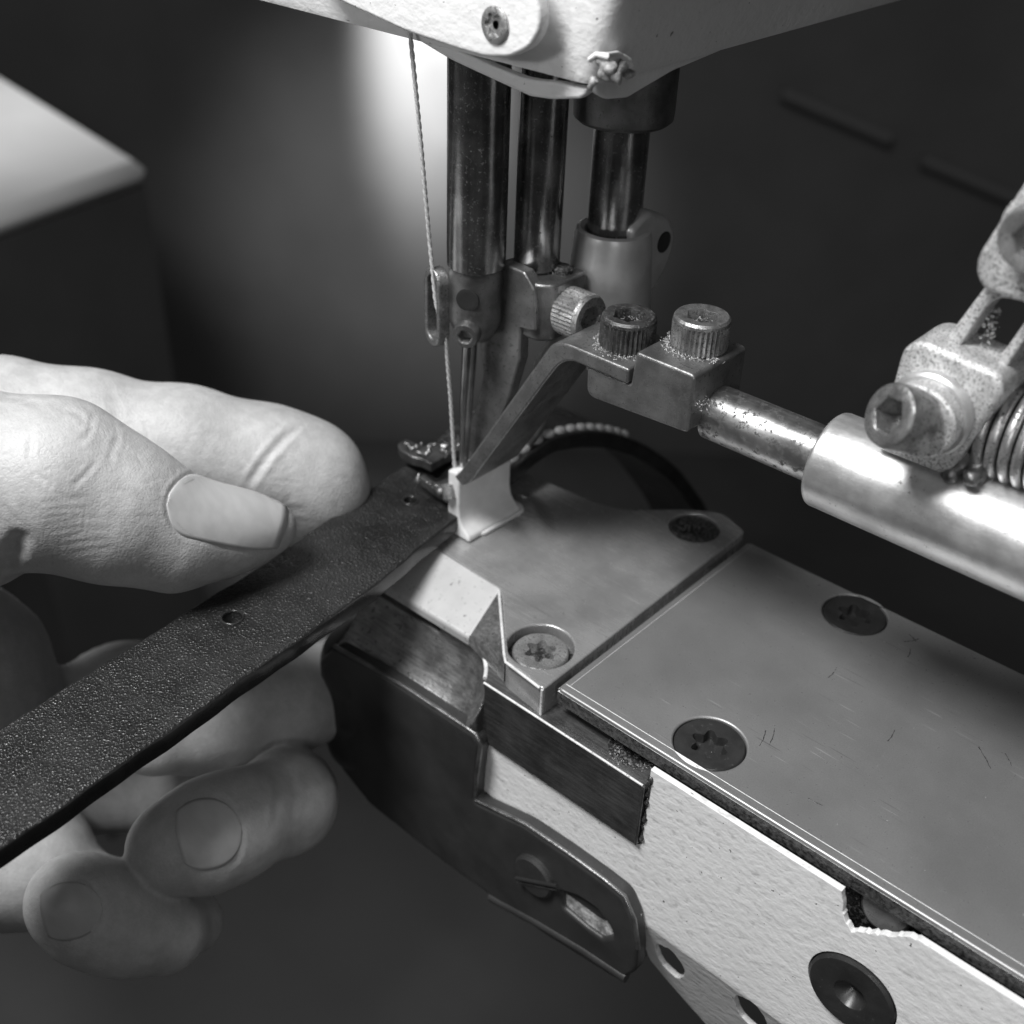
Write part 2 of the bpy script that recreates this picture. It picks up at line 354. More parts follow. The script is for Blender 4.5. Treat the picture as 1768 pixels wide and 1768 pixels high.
# front wall as its own solid with real openings (chip at the rim, two oil holes, screw counterbore)
WY = -21.0
cr = [(1453, 1541), (1455, 1568), (1460, 1594), (1470, 1607), (1495, 1610), (1530, 1615), (1560, 1618), (1582, 1616)]
cq = []
for (x0, y0), (x1, y1) in zip(cr, cr[1:]):
    m = max(3, int(math.hypot(x1-x0, y1-y0)/5))
    cq += [(x0+(x1-x0)*k/m+random.gauss(0, .9), y0+(y1-y0)*k/m+random.gauss(0, 1.5)) for k in range(m)]
ch = px(cq+[cr[-1]], 1, WY)
chip = [(p[0], min(p[1], -2.5)) for p in ch]
h1 = (62.6, -41.5); h2 = (77.2, -38.6)
def oil_hole(c, r, n=40):
    return [(c[0]+r*.82*math.cos(a)*(1+.05*math.sin(3*a)+.03*math.sin(11*a)), c[1]+1.5*r*math.sin(a)*(1+.05*math.cos(5*a)+.02*math.sin(13*a))) for a in np.linspace(0, 2*math.pi, n+1)[:-1]]
top = [(24, -17.3), (40, -17.3), (55.9, -17.3), (55.9, -2.2)]+[(x, -2.2) for x in np.arange(58, chip[0][0]-.5, 3.0)]+[(chip[0][0], -2.2)]+chip+[(chip[-1][0]+.3, -2.2)]+[(x, -2.2) for x in np.arange(98, 141, 3.0)]
bot = [(x, -64.0) for x in np.arange(141, 73, -3.0)]+[(64, -53.6), (60.5, -50.0), (58.4, -47.4), (57.6, -44.5), (40, -44)]
def belly(u, v, w_):
    # vertical wall above, curving gently under below z = -31
    z = v; y = WY+w_
    if v < -32.5:                                  # chamfered belly, tilted under
        q = -32.5-v; tl = .30; b_ = min(q, 2.0)/2.0; y += tl*(max(0, q-1.0)+.25*b_)*.95; z = -32.5-q*.955
    return (u, y, z)
def wall_outline():
    return top+[(141, z) for z in np.arange(-6, -62, -4.0)]+bot+[(24, z) for z in np.arange(-42, -20, 4.0)]
V, F = plate_mesh(wall_outline(), [circle((90.1, -18.4), 6.25, 48), oil_hole(h1, 3.3), oil_hole(h2, 3.3)], 1.0, .12, 2)
# slice the flat sheet before it is curved so that it bends smoothly
bm = bmesh.new(); vs = [bm.verts.new(v) for v in V]
for f_ in F:
    try: bm.faces.new([vs[i] for i in f_])
    except ValueError: pass
bmesh.ops.remove_doubles(bm, verts=bm.verts, dist=1e-4)
for zc in (-32.5, -33.1, -33.7, -34.4, -40, -48, -56):
    bmesh.ops.bisect_plane(bm, geom=bm.verts[:]+bm.edges[:]+bm.faces[:], plane_co=(0, zc, 0), plane_no=(0, 1, 0))
bm.verts.ensure_lookup_table(); bm.verts.index_update()
Vw = [belly(*v.co) for v in bm.verts]; Fw = [tuple(v.index for v in f_.verts) for f_ in bm.faces]; bm.free()
wall = mesh('front_wall', Vw, Fw, 'arm_paint', M_, 22)
wn = wall.modifiers.new('n', 'WEIGHTED_NORMAL'); wn.weight = 100; wn.keep_sharp = True
def grime_line(P, r, parent, name='grime', step=.5):
    pts = []
    for a, b in zip(P, P[1:]):
        a = np.array(a, float); b = np.array(b, float); m = max(2, int(np.linalg.norm(b-a)/step))
        pts += [a+(b-a)*k/m+np.random.normal(0, r*.35, 3) for k in range(m)]
    tube(name, [tuple(p) for p in pts], [r*random.uniform(.35, 1.5) for _ in pts], 'grime_and_shade', parent, 6, 180)
grime_line([(24.5, -21.0, -17.5), (55.8, -21.0, -17.5), (56.1, -21.0, -10), (56.1, -21.0, -3)], .32, wall)
grime_line([on(x, y, 1, -21.03) for x, y in ((822, 1376), (862, 1398), (905, 1420), (980, 1470), (1040, 1514), (1076, 1544), (1094, 1582))], .26, wall)
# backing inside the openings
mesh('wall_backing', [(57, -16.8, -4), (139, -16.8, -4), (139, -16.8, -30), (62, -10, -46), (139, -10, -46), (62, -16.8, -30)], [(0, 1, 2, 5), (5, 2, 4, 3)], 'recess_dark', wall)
# screw seen through the broken rim
lathe('hidden_screw', [(3.4, 0), (3.4, .5), (3.1, .8), (1.2, .85)], 'guide_steel', wall, frame((90.2, -17.0, -4.3), (0, -.9, .43)), 40)
# big black screw in its counterbore
lathe('wall_screw', [(6.05, 0), (6.05, 2.2), (5.7, 2.5), (2.5, 2.55), (2.25, 2.45), (1.8, 1.6), (.9, .6)], 'screw_black', wall, frame((90.1, -19.0, -18.4), (0, -1, 0)), 48)

# ---- black side cover on the nose of the arm
nose = px([(575, 1118), (640, 1155), (700, 1192), (800, 1258), (818, 1270), (826, 1288), (820, 1340), (817, 1382), (823, 1388), (905, 1427), (980, 1478), (1040, 1522)], 1, -24)
end = px([(1075, 1550), (1092, 1590), (1099, 1640), (1096, 1680)], 1, -24)
out = nose+end+[(57, -46), (42, -48.5), (20, -50), (0, -50), (-8, -46), (-12, -36), (-12, -22)]
slot_c = px([(968, 1540), (1000, 1550), (1030, 1570), (1052, 1600), (1058, 1618), (1040, 1622), (1012, 1602), (972, 1568)], 1, -24)
cov = plate('side_cover', rounded(out, 1.2, 3), [rounded(slot_c, .5, 3)], 3, 'black_paint', M_, XZ(-24), .7)
cov['label'] = 'black side cover of the arm nose'
# rounded end of the nose, turning back out of sight
fd = Field((-24, -26, -56), (64, 32, -10), 1.0)
for yy in (-17, 0, 20):
    fd.cone((-8, yy, -24), (-8, yy, -42), 6.6, 6.6, 3)
for zz in (-24, -33, -42): fd.cone((-8, -17, zz), (-8, 22, zz), 6.6, 6.6, 3); fd.cone((-8, -17, zz), (52 if zz < -25 else 14, -17, zz-2), 6.6, 6, 3)
nets_mesh('nose_shell', fd, 'black_paint', cov)
# slot with a pale mottled floor, slotted screw, light strip under the cover
sx = sum(p[0] for p in slot_c)/len(slot_c); sz = sum(p[1] for p in slot_c)/len(slot_c)
mesh('slot_floor', [(sx-8, -23.6, sz-5.5), (sx+8, -23.6, sz-5.5), (sx+8, -21.9, sz+6), (sx-8, -21.9, sz+6)], [(0, 1, 2, 3)], 'bare_casting', cov)
c = on(925, 1510, 1, -24)
lathe('cover_screw', [(3.9, 0), (3.9, .7), (3.5, 1.1), (.4, 1.15)], 'black_paint', cov, frame((c[0], -23.9, c[2]), (0, -1, 0)), 40)
tube('screw_slot', [tuple(on(892, 1516, 1, -25.05)), tuple(on(962, 1530, 1, -25.05))], .38, 'hollow_shade', cov, 8)  # dark bar on the screw, the shade of its slot as colour
tube('lit_slot_edge', [tuple(on(892, 1523, 1, -25.05)), tuple(on(960, 1537, 1, -25.05))], .12, 'clamp_steel', cov, 6)  # pale line added as the lit lower edge of the slot
P = [on(x, y, 1, -23.6) for x, y in [(848, 1548), (930, 1592), (1010, 1640), (1082, 1688)]]
tube('cover_seam', [tuple(p) for p in P], .9, 'black_paint', cov, 8)
# bright worn rims of the cover
rim = px([(575, 1117), (640, 1154), (700, 1191), (800, 1257), (818, 1269), (827, 1288), (820, 1340), (817, 1384), (905, 1426), (980, 1477), (1040, 1521), (1075, 1550), (1092, 1590), (1099, 1640)], 1, -23.9)
tube('cover_rim', [(p[0], -23.5, p[1]) for p in rim], .42, 'clamp_steel', cov, 8)

# ---- slide bar along the front with its milled scoop (height field)
fd = Field((-11, -24, -20), (58, -9, -3), .3)
sl_, (X_, Y_, Z_) = fd.sub(np.array((-11, -24, -20)), np.array((58, -9, -3)))
bx_ = np.maximum(np.maximum(np.abs(X_-23.3)-32.3, np.abs(Y_+16.3)-5.4), np.abs(Z_+11.3)-6.1)
CY, CZ, CR, CX = -27.0, -7.0, 11.6, 15.0
bx2 = np.maximum(np.maximum(np.abs(X_-8.2)-17.2, np.abs(Y_+17.8)-5.8), np.abs(Z_+12.3)-7.1)
bx_ = np.minimum(bx_, bx2)
tt = np.clip(X_, -40, CX); dc = np.sqrt((X_-tt)**2*1.0+(Y_-CY)**2+(Z_-CZ)**2)-CR
fd.f[sl_] = np.maximum(bx_, -dc)
lg_ = np.maximum(np.maximum(np.abs(X_-2)-7.4, np.abs(Y_+15.6)-2.6), -(Z_+8.4))      # small ledge beside the scoop
fd.f[sl_] = np.maximum(fd.f[sl_], -lg_)
bar = nets_mesh('slide_bar', fd, 'dark_milled', M_); bar['label'] = 'dark milled slide bar with a rounded scoop'
bar.data.set_sharp_from_angle(angle=math.radians(40)); bar.data.materials.append(MATS['milled_steel'])
for p in bar.data.polygons:
    c = np.array(p.center)/S; d_ = math.sqrt(max(0, c[0]-CX)**2+(c[1]-CY)**2+(c[2]-CZ)**2)-CR
    if abs(d_) < .25 or (c[2] < -5.8 and c[1] > -20 and c[0] < 12 and p.normal.z > .5): p.material_index = 1
lr = math.sqrt(CR**2-1.8**2)
lip = [(x, CY+lr, -5.2) for x in np.arange(9.6, 15, 1.2)]+[(CX+lr*math.sin(a), CY+lr*math.cos(a), -5.2) for a in np.linspace(0, 1.0, 14)]
tube('scoop_lip', lip, .34, 'edge_steel', bar, 8)
tube('bar_edge', [(25.2, -21.6, -5.25), (40, -21.6, -5.25), (55.4, -21.6, -5.25)], .2, 'edge_steel', bar, 8)
tube('bar_end_edge', [(55.5, -21.6, -5.3), (55.5, -21.6, -17.2)], .25, 'clamp_steel', bar, 8)
mesh('ledge_floor', [(36, -20, -6.2), (56.5, -20, -6.2), (56.5, -6, -6.2), (36, -6, -6.2)], [(0, 1, 2, 3)], 'bare_casting', M_)
lathe('bar_recess', [(3.9, 0), (3.9, .06), (3.3, .02)], 'recess_dark', bar, frame((50.2, -16.6, -5.2), (0, 0, 1)), 40)  # dark disc laid on the bar, a recess's shade put into colour
box('arm_core', (-7, -12, -30), (36.5, 22, -6.3), 'dark_milled', M_, .3)

# ---- throat plate (one solid with its front bevel), sunk screws
tp = [(36.2, -20.6), (35.4, 34.3)]+[(29.5, 36.6), (24.2, 33.2), (15, 23.6), (-3.5, 21.6), (-12, 21), (-12, -6.8), (0.2, -6.9), (15.9, -7.9), (17.2, -9.0), (27.0, -18.9), (28.3, -20.0), (35.6, -20.9)]
tp = rounded(tp, [.6, .8, 2, 3, 4, 2, 1, 1, .5, 1.2, 1.2, .8, .8, .5], 4)
tps = [(29.7, -13.9), (28.3, 29.0)]
tplate = plate('throat_plate', tp, [circle(tps[0], 5.15, 48), circle(tps[1], 4.4, 48)], 5.6, 'throat_steel', M_, XY(-5.6), .3)
# low rounded hump of the plate behind the guide
V = []; F = []; pa = np.array((2.0, 14.2)); pbb = np.array((11.5, 8.0)); pd = pbb-pa; pl = np.linalg.norm(pd); pd /= pl
for i in range(49):
    for j in range(41):
        x = -4+22*i/48; y = 1+19*j/40; q = np.array((x, y))-pa; al = q @ pd; ac = q[0]*pd[1]-q[1]*pd[0]
        z = 1.5*math.exp(-(ac/2.0)**2)/(1+math.exp(-(al+1)*1.2))/(1+math.exp((al-pl+2)*.7))
        V.append((x, y, z-.10))
for i in range(48):
    for j in range(40): a = i*41+j; F.append((a, a+1, a+42, a+41))
mesh('plate_hump', V, F, 'throat_steel', tplate, 80)
# worn front bevel block
bev = [(-7, -7.0, 0.02), (16.0, -7.9, 0.02), (17.4, -16.6, -4.1), (-7, -16.8, -4.1), (17.4, -16.6, -5.6), (-7, -16.8, -5.6), (16.0, -7.9, -5.6), (-7, -7, -5.6)]
bv = mesh('worn_bevel', bev, [(0, 1, 2, 3), (3, 2, 4, 5), (1, 6, 4, 2), (0, 3, 5, 7)], 'worn_steel', tplate, 20)
m_ = bv.modifiers.new('b', 'BEVEL'); m_.width = .5*S; m_.segments = 3
bv['label'] = 'bright worn front bevel of the throat plate'
cs = [(15.9, -8.2, -.1), (26.9, -18.9, -.1), (27.3, -19.4, -5.4), (17.3, -16.7, -5.4), (17.3, -16.7, -4.0)]
mesh('bevel_side', cs, [(0, 1, 2, 3, 4)], 'milled_steel', tplate, 20)
tube('plate_edge', [(15.9, -8.2, -.12), (17.6, -9.9, -.12), (26.8, -19.0, -.12), (28.2, -20.2, -.12), (35.6, -20.95, -.12)], .26, 'edge_steel', tplate, 8)
tube('plate_corner_edge', [(35.95, -20.85, -.3), (35.95, -20.85, -5.3)], .22, 'edge_steel', tplate, 8)
def sunk(name, x, y, z, r, mat, parent, depth, tr=1.9, head=None):
    sc_ = lathe(name, [(r, -2), (r, -.25), (r-.2, 0), (tr*1.45, 0), (torx(tr*1.02), -.05), (torx(tr), -.25), (torx(tr*.92), -1.5)], mat, parent, frame((x, y, z-depth), (0, 0, 1)), 96, 30)
    return sc_
sunk('plate_screw', tps[0][0], tps[0][1], 0, 4.3, 'pale_bolt', tplate, .9, 2.1)
lathe('screw_seat', [(5.15, 0), (5.15, .1)], 'recess_dark', tplate, frame((*tps[0], -2.4), (0, 0, 1)))
sunk('plate_screw', tps[1][0], tps[1][1], 0, 4.3, 'recess_dark', tplate, .45)

# ---- cover plate with two black screws
cps = [(60.0, -13.1), (60.7, 27.0)]
cpo = rounded([(37.5, -19.2), (140, -19.2), (140, 32.0), (37.5, 32.0)], .8, 4)
cplate = plate('cover_plate', cpo, [circle(q, 5.12, 56) for q in cps], 2.9, 'plate_steel', M_, XY(-2.9), .3)
for i, q in enumerate(cps): sunk('cover_plate_screw', q[0], q[1], 0, 4.98, 'screw_black', cplate, .12, 2.3)
# worn front and left chamfers, the light they mirror put into their pale colour
mesh('front_chamfer', [(37.6, -19.25, -.6), (140, -19.25, -.6), (140, -17.6, .03), (37.9, -17.7, .03)], [(0, 1, 2, 3)], 'edge_steel', cplate, 50)
mesh('plate_side_shade', [(37.6, -19.26, -.55), (140, -19.26, -.55), (140, -19.26, -2.8), (37.6, -19.26, -2.8)], [(0, 1, 2, 3)], 'grime_and_shade', cplate, 50)  # dark strip, the shade on the plate's side put into its colour
mesh('side_chamfer', [(37.46, -19.0, -.35), (38.6, -17.8, .025), (38.6, 31.8, .025), (37.46, 31.8, -.35), (37.46, -19, -1.2), (37.46, 31.8, -1.2)], [(0, 1, 2, 3), (0, 3, 5, 4)], 'edge_steel', cplate, 50)
for q in (((1322, 1262), (1310, 1290)), ((1338, 1258), (1326, 1290)), ((1570, 1095), (1584, 1110)), ((1560, 1108), (1588, 1102)), ((1572, 1120), (1566, 1136)), ((1430, 1170), (1446, 1150)), ((1690, 1290), (1712, 1330)), ((1735, 1300), (1748, 1325)), ((1395, 1378), (1424, 1392)), ((1545, 1260), (1530, 1282))):
    a, b = [on(x, y, 2, .0) for x, y in q]; grime_line([tuple(a), tuple((a+b)/2+[.2, -.1, 0]), tuple(b)], .06, cplate, 'scuff', .25)
box('arm_top', (42, -16.5, -16), (140, 30, -3.7), 'recess_dark', M_, .3)

# ---- head casing
cs_out = []
def casing_ring(z, x, y0, rr):
    return rounded([(-160, y0), (x, y0), (x, 120), (-160, 120)], [2, rr, 2, 2], 8), z
rings = [casing_ring(81.2, 27.0, -7.2, 2.2), casing_ring(82.2, 27.6, -7.6, 2.6), casing_ring(92, 30.6, -8.0, 3.2), casing_ring(125, 38, -8.4, 5)]
V = []; F = []; n_ = len(rings[0][0])
for o_, z in rings: V += [(p[0], p[1], z) for p in o_]
for i in range(len(rings)-1):
    for k in range(n_): a = i*n_+k; b = i*n_+(k+1) % n_; F.append((a, b, b+n_, a+n_))
F.append(tuple(range(n_)))
casing = mesh('head_casing', V, F, 'casing_paint', M_, 30); casing['label'] = 'white painted head casing with a chipped corner'
# lower guard pan behind the flap
gp = px([(640, 22), (700, 57), (778, 104), (860, 142), (915, 167), (950, 172), (1000, 171), (1012, 162), (1014, 152), (985, 148), (962, 142), (925, 139), (900, 134), (850, 114), (760, 74), (690, 38), (650, 17)], 1, -6.6)
plate('guard_pan', rounded(gp, .4, 2), [], 1.6, 'casing_paint', casing, XZ(-6.6), .35)
gp2 = px([(1026, 160), (1045, 171), (1080, 168), (1158, 122), (1300, 62), (1300, 40), (1020, 130)], 0, 26.2)
plate('side_pan', rounded(gp2, .5, 2), [], 1.2, 'casing_paint', casing, YZ(25.4), .35)
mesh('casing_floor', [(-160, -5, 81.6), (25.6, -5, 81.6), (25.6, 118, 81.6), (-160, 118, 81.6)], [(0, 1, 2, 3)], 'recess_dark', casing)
# riveted flap
fl = px([(560, -10), (600, 9), (700, 55), (790, 86), (835, 99), (878, 100), (912, 84), (930, 55), (932, 25), (922, -25), (870, -120), (500, -120)], 1, -12.4)
flap = plate('flap', rounded(fl, 1.0, 4), [], 2.0, 'casing_paint', casing, XZ(-12.4), .5)
c = on(855, 43, 1, -12.5)
lathe('rivet', [(2.15, -.4), (2.15, .22), (1.9, .4), (1.45, .42), (torx(1.25), .36), (torx(1.15), .05), (.5, .0)], 'pale_bolt', flap, frame((c[0], -12.4, c[2]), (0, -1, 0)), 32)
# dark slot under the flap and broken paint at the corner
fd = Field((20, -13, 76), (37, 3, 92), .4)
cc = [on(1035, 105, 1, -8.6), on(1052, 118, 1, -8.8), on(1075, 112, 0, 28.6), on(1082, 128, 0, 28.2), on(1060, 132, 0, 28.2), on(1040, 128, 1, -8.2), on(1022, 140, 1, -8), on(1016, 152, 1, -8)]
for p, r in zip(cc, (.75, .9, .85, .75, .9, .8, .6, .5)): fd.cone(p+np.array([0, .25, 0]), p+np.array([random.uniform(-.9, .9), .35, random.uniform(-.7, .7)]), r, r*.5, .5)
nets_mesh('paint_chip', fd, 'bare_casting', casing)
for q in range(7):
    ang = [(1018, 104), (1030, 94), (1048, 96), (1066, 93), (1078, 99), (1086, 104), (1090, 114)]
edge = [on(x, y, 1, -9.0) if x < 1060 else on(x, y, 0, 29.4) for x, y in ang]
tube('chip_edge', [tuple(p) for p in edge], .35, 'casing_paint', casing, 6)

# ---- needle bar, clamp, needle
B1 = (2.0, 0.0)
nb = lathe('needle_bar', [(4.0, 49.0), (4.35, 49.4), (4.4, 52), (4.4, 84)], 'bar_steel', M_, frame((B1[0], B1[1], 0), (0, 0, 1)), 64)
lathe('needle_clamp', [(1.6, 37.2), (2.6, 37.6), (3.95, 40.2), (4.05, 41), (4.05, 49.05)], 'clamp_steel', nb, frame((B1[0], B1[1], 0), (0, 0, 1)), 48)
vd = Vector((.42, -.9, 0)).normalized()
def front(z, r=4.0, d=vd): return (B1[0]+d.x*r, B1[1]+d.y*r, z)
lathe('clamp_hole', [(1.75, -.6), (1.75, .08), (1.35, .14), (1.2, .12)], 'hollow_shade', nb, frame(front(45.2, 3.95), vd), 32)  # dark disc on the clamp, painted as the shade of a hole
p0 = front(39.9, 3.2)
V, F = rings_mesh([(2.1, 0), (2.15, .4), (2.05, 1.5), (1.9, 1.9), (1.25, 1.95), (hexr(1.1), 1.8), (hexr(1.05), .6)], 48); fr = frame(p0, (vd.x, vd.y, -.1))
mesh('set_screw', [(fr @ (Vector(v)*S))/S for v in V], F, 'clamp_steel', nb, 30)
tube('needle', [(1.0, .1, 39), (.7, .1, 33), (.3, .1, 26), (-.2, .1, 14), (-.5, .1, 6), (-.6, .1, 2)], [1.15, 1.15, 1.05, .8, .75, .3], 'needle_steel', nb, 16)
# oval thread guide
gc = on(764, 527, 1, -2.5); gd = Vector((-.25, -.97, 0)).normalized()
def stadium(w_, h, n=12):
    P = []
    for k in range(n+1): a = math.pi*k/n; P.append((w_*math.cos(a), h-w_+w_*math.sin(a)))
    for k in range(n+1): a = math.pi+math.pi*k/n; P.append((w_*math.cos(a), -(h-w_)+w_*math.sin(a)))
    return P
frg = Matrix.Translation(Vector(gc)*S) @ frame((0, 0, 0), gd, (.97, -.25, 0))
up_is_v = abs((frg.to_3x3() @ Vector((0, 1, 0))).z) > .5
plate('thread_guide', stadium(2.3, 6.4), [stadium(1.35, 5.2)], 2.0, 'steel_bolt', nb, frg, .3)

# ---- presser bar with foot clamp, leg and bolt
B2 = (6.8, 8.2)
pb = lathe('presser_bar', [(3.3, 48.2), (3.5, 48.6), (3.5, 84)], 'bar_steel', M_, frame((B2[0], B2[1], 0), (0, 0, 1)), 64)
cb = rounded([(1.0, 3.2), (11.5, 3.2), (13.4, 5.0), (13.4, 12.6), (2, 13)], [1, .8, .8, 1, 1], 3)
blk = plate('foot_clamp', cb, [], 9.2, 'clamp_steel', pb, XY(38.8), .5)
lathe('clamp_pin', [(1.5, 0), (1.6, .8), (1.1, 1.2)], 'recess_dark', pb, frame((10.8, 9.6, 47.8), (0, 0, 1)), 24)
cap_bolt('clamp_bolt', (13.3, 7.9, 43.2), (1, -.05, .02), 3.75, 5.0, 2.1, 3.6, 'pale_bolt', pb)
lg = px([(868, 455), (905, 470), (922, 500), (925, 572), (912, 572), (898, 566), (897, 622), (879, 684), (866, 720), (845, 770), (812, 815), (797, 818), (800, 755), (818, 714), (831, 664), (834, 645), (828, 600), (848, 520)], 1, 2.6)
lg = rounded(lg, .35, 2)
plate('foot_leg', lg, [], 2.2, 'guide_steel', pb, XZ(2.6), .3)
# presser foot toes left and right of the needle
toeA = px([(686, 766), (700, 757), (730, 770), (762, 766), (795, 752), (800, 772), (762, 790), (745, 801), (728, 792), (712, 789), (690, 776)], 2, 8)
plate('toe', rounded(toeA, .4, 3), [], 1.9, 'clamp_steel', pb, XY(6.1), .3)
toeB = px([(723, 822), (733, 817), (752, 832), (778, 822), (796, 806), (800, 822), (793, 845), (772, 856), (752, 845)], 2, 7)
plate('toe', rounded(toeB, .4, 3), [], 1.7, 'clamp_steel', pb, XY(5.3), .3)
tube('toe_pin', [tuple(at(773, 836, 198.5)), tuple(at(777, 860, 199.0))], [1.2, 1.1], 'pale_bolt', pb, 12)
tube('toe_fin', [tuple(at(941, 724, 214)), tuple(at(925, 748, 213)), tuple(at(908, 768, 212))], [.35, .9, 1.2], 'guide_steel', pb, 10)

fd = Field((-26, -10, 0), (4, 16, 18), .3)
for k in range(34):
    q = random.random(); a = at(705+85*q, 775+6*math.sin(9*q), 206-3*q) if k % 2 else at(728+62*q, 826+22*math.sin(3*q), 201)
    a = a+np.random.normal(0, .55, 3); fd.cone(a, a+np.random.normal(0, .5, 3), random.uniform(.3, .65), random.uniform(.15, .4), .3)
nets_mesh('foot_jaw', fd, 'guide_steel', pb)

# ---- third bar with bushing and satin holder
B3 = (12.4, 19.5)
gb = lathe('guide_bar', [(4.0, 48.0), (4.1, 48.3), (4.1, 84)], 'bar_steel', M_, frame((B3[0], B3[1], 0), (0, 0, 1)), 64)
lathe('bushing', [(4.3, 69.2), (6.6, 69.0), (7.3, 69.6), (7.4, 71), (7.4, 84)], 'clamp_steel', gb, frame((B3[0], B3[1], 0), (0, 0, 1)), 64)
hold = lathe('bar_holder', [(4.25, 51.6), (4.5, 52.6), (5.2, 53.0), (5.7, 52.7), (6.0, 51.6), (6.5, 45), (7.0, 39), (6.6, 33), (4, 30)], 'holder_satin', gb, frame((B3[0], B3[1], 0), (0, 0, 1)), 72); hold['label'] = 'satin grey tapered holder with a side ear'
eo = px([(1090, 398), (1112, 372), (1124, 364), (1152, 371), (1164, 388), (1165, 420), (1150, 465), (1128, 505), (1090, 520)], 0, 17.0)
plate('holder_ear', rounded(eo, [1, 1.5, 1.5, 2, 2, 2, 3, 2, 1], 5), [], 4.6, 'holder_satin', gb, YZ(12.6), 1.0, 50)
c = on(1146, 418, 0, 17.2)
lathe('ear_hole', [(1.7, -.8), (1.7, .15), (1.3, .2), (1.1, .1)], 'hollow_shade', gb, frame((17.15, c[1], c[2]), (1, 0, 0)), 32)  # dark disc on the ear in place of a shaded hole
P = [on(1030, 530, 1, 14), on(1015, 560, 1, 14), on(985, 590, 1, 14), on(950, 640, 1, 14)]
tube('holder_arm', [tuple(p) for p in P], [4.2, 3.6, 3.2, 3.0], 'holder_satin', gb, 16)

# ---- edge guide: clamp block, bent arm, white guide foot, rod, tube, knuckle, link, spring
eg = plate('guide_block', rounded([(25.8, 37.2), (43.2, 38.2), (43.2, 46.9), (33.6, 46.9), (33.2, 41.8), (25.6, 41.8)], [1.6, .6, .8, .5, .3, .5], 4), [], 12.5, 'guide_steel', M_, XZ(-2.2), .4)
armo = [(33.0, 44.2), (21.6, 44.2), (19.2, 43.2), (16.2, 38.2), (1.5, 13.7), (0.2, 12.2), (2.0, 11.2), (3.6, 12.3), (18.5, 36.8), (21.0, 40.7), (23.0, 41.9), (33.0, 41.9)]
ga = plate('guide_arm', rounded(armo, [.4, 2, 2, 2, 1, .3, .3, 1, 2, 2, 1.5, .4], 4), [], 12.0, 'guide_steel', eg, XZ(-2.6), .35)
cap_bolt('arm_bolt', (28.2, 3.2, 44.2), (0, 0, 1), 3.95, 4.7, 2.25, 3.6, 'black_bolt', eg)
cap_bolt('block_bolt', (38.6, 5.3, 46.9), (0, 0, 1), 3.95, 4.7, 2.2, 3.2, 'steel_bolt', eg)
# white plastic guide foot (upright plate with a hollowed face and a flared sole)
gf = rounded([(-1.5, 12.6), (.3, 13.0), (1.1, 11.6), (1.0, 5.2), (1.5, 2.9), (3.5, 1.2), (3.6, .25), (-1.0, .25), (-1.6, 2.0)], [.3, .4, .6, 1.6, 1.4, .4, .3, .5, .8], 5)
foot = plate('guide_foot', gf, [], 13.2, 'white_plastic', eg, XZ(-2.4), .45, 40); foot['label'] = 'white plastic guide foot'
sole = rounded([(-1.0, -2.4), (1.8, -1.6), (4.0, 1.2), (4.2, 11.6), (2.6, 12.4), (-1.0, 12.4)], .6, 4)
plate('foot_sole', sole, [], .8, 'white_plastic', foot, XY(.05), .3)
# rod and tube
RZ, RY = 38.8, 4.6
lathe('guide_rod', [(3.6, 0), (3.9, .4), (3.9, 22)], 'rod_steel', eg, frame((42.5, RY, RZ), (1, 0, 0)), 64)
tb = []
for k in range(64):
    th = 2*math.pi*k/64; y = math.cos(th)*6.5; z = math.sin(th)*6.5
    if z < -5.2: z = -5.2
    tb.append((y+RY, z+RZ))
tube_ = plate('guide_tube', tb, [], 90, 'tube_steel', M_, YZ(60.2), .8, 25); tube_['label'] = 'bright steel tube holding the guide rod'
# knuckle lug with washers and cap bolt
KX, KZ = 73.4, 52.6
lug = plate('knuckle', rounded([(67.8, 45.2), (68.2, 58.8), (70.0, 60.4), (79.6, 59.6), (80.6, 57.5), (77.5, 46.8), (76.5, 45.2)], [1, 2, 1.5, 1.5, 1.5, 1, 1], 4), [], 8, 'rough_steel', tube_, XZ(0.6), .7)
lathe('washer', [(4.9, 0), (5.1, .3), (5.1, 1.4), (4.8, 1.7), (3, 1.7)], 'tube_steel', tube_, frame((KX, .7, KZ), (0, -1, 0)), 48)
lathe('collar', [(4.2, 0), (4.4, .2), (4.4, 2.0), (4.1, 2.3), (2.5, 2.3)], 'rough_steel', tube_, frame((KX, -.9, KZ), (0, -1, 0)), 48)
kc = on(1533, 716, 1, -7.0); ax_ = np.array([KX, -3.0, KZ])-kc; ax_ /= np.linalg.norm(ax_)
V, F = rings_mesh([(3.6, 0), (3.75, .3), (3.75, 3.7), (3.6, 4.1), (3.2, 4.3), (2.3, 4.3), (hexr(2.15), 4.15), (hexr(2.05), 3.8), (hexr(1.95), .8)], 72); fr = frame(tuple(kc+ax_*4.3), tuple(-ax_))
mesh('knuckle_bolt', [(fr @ (Vector(v)*S))/S for v in V], F, 'steel_bolt', tube_, 28)
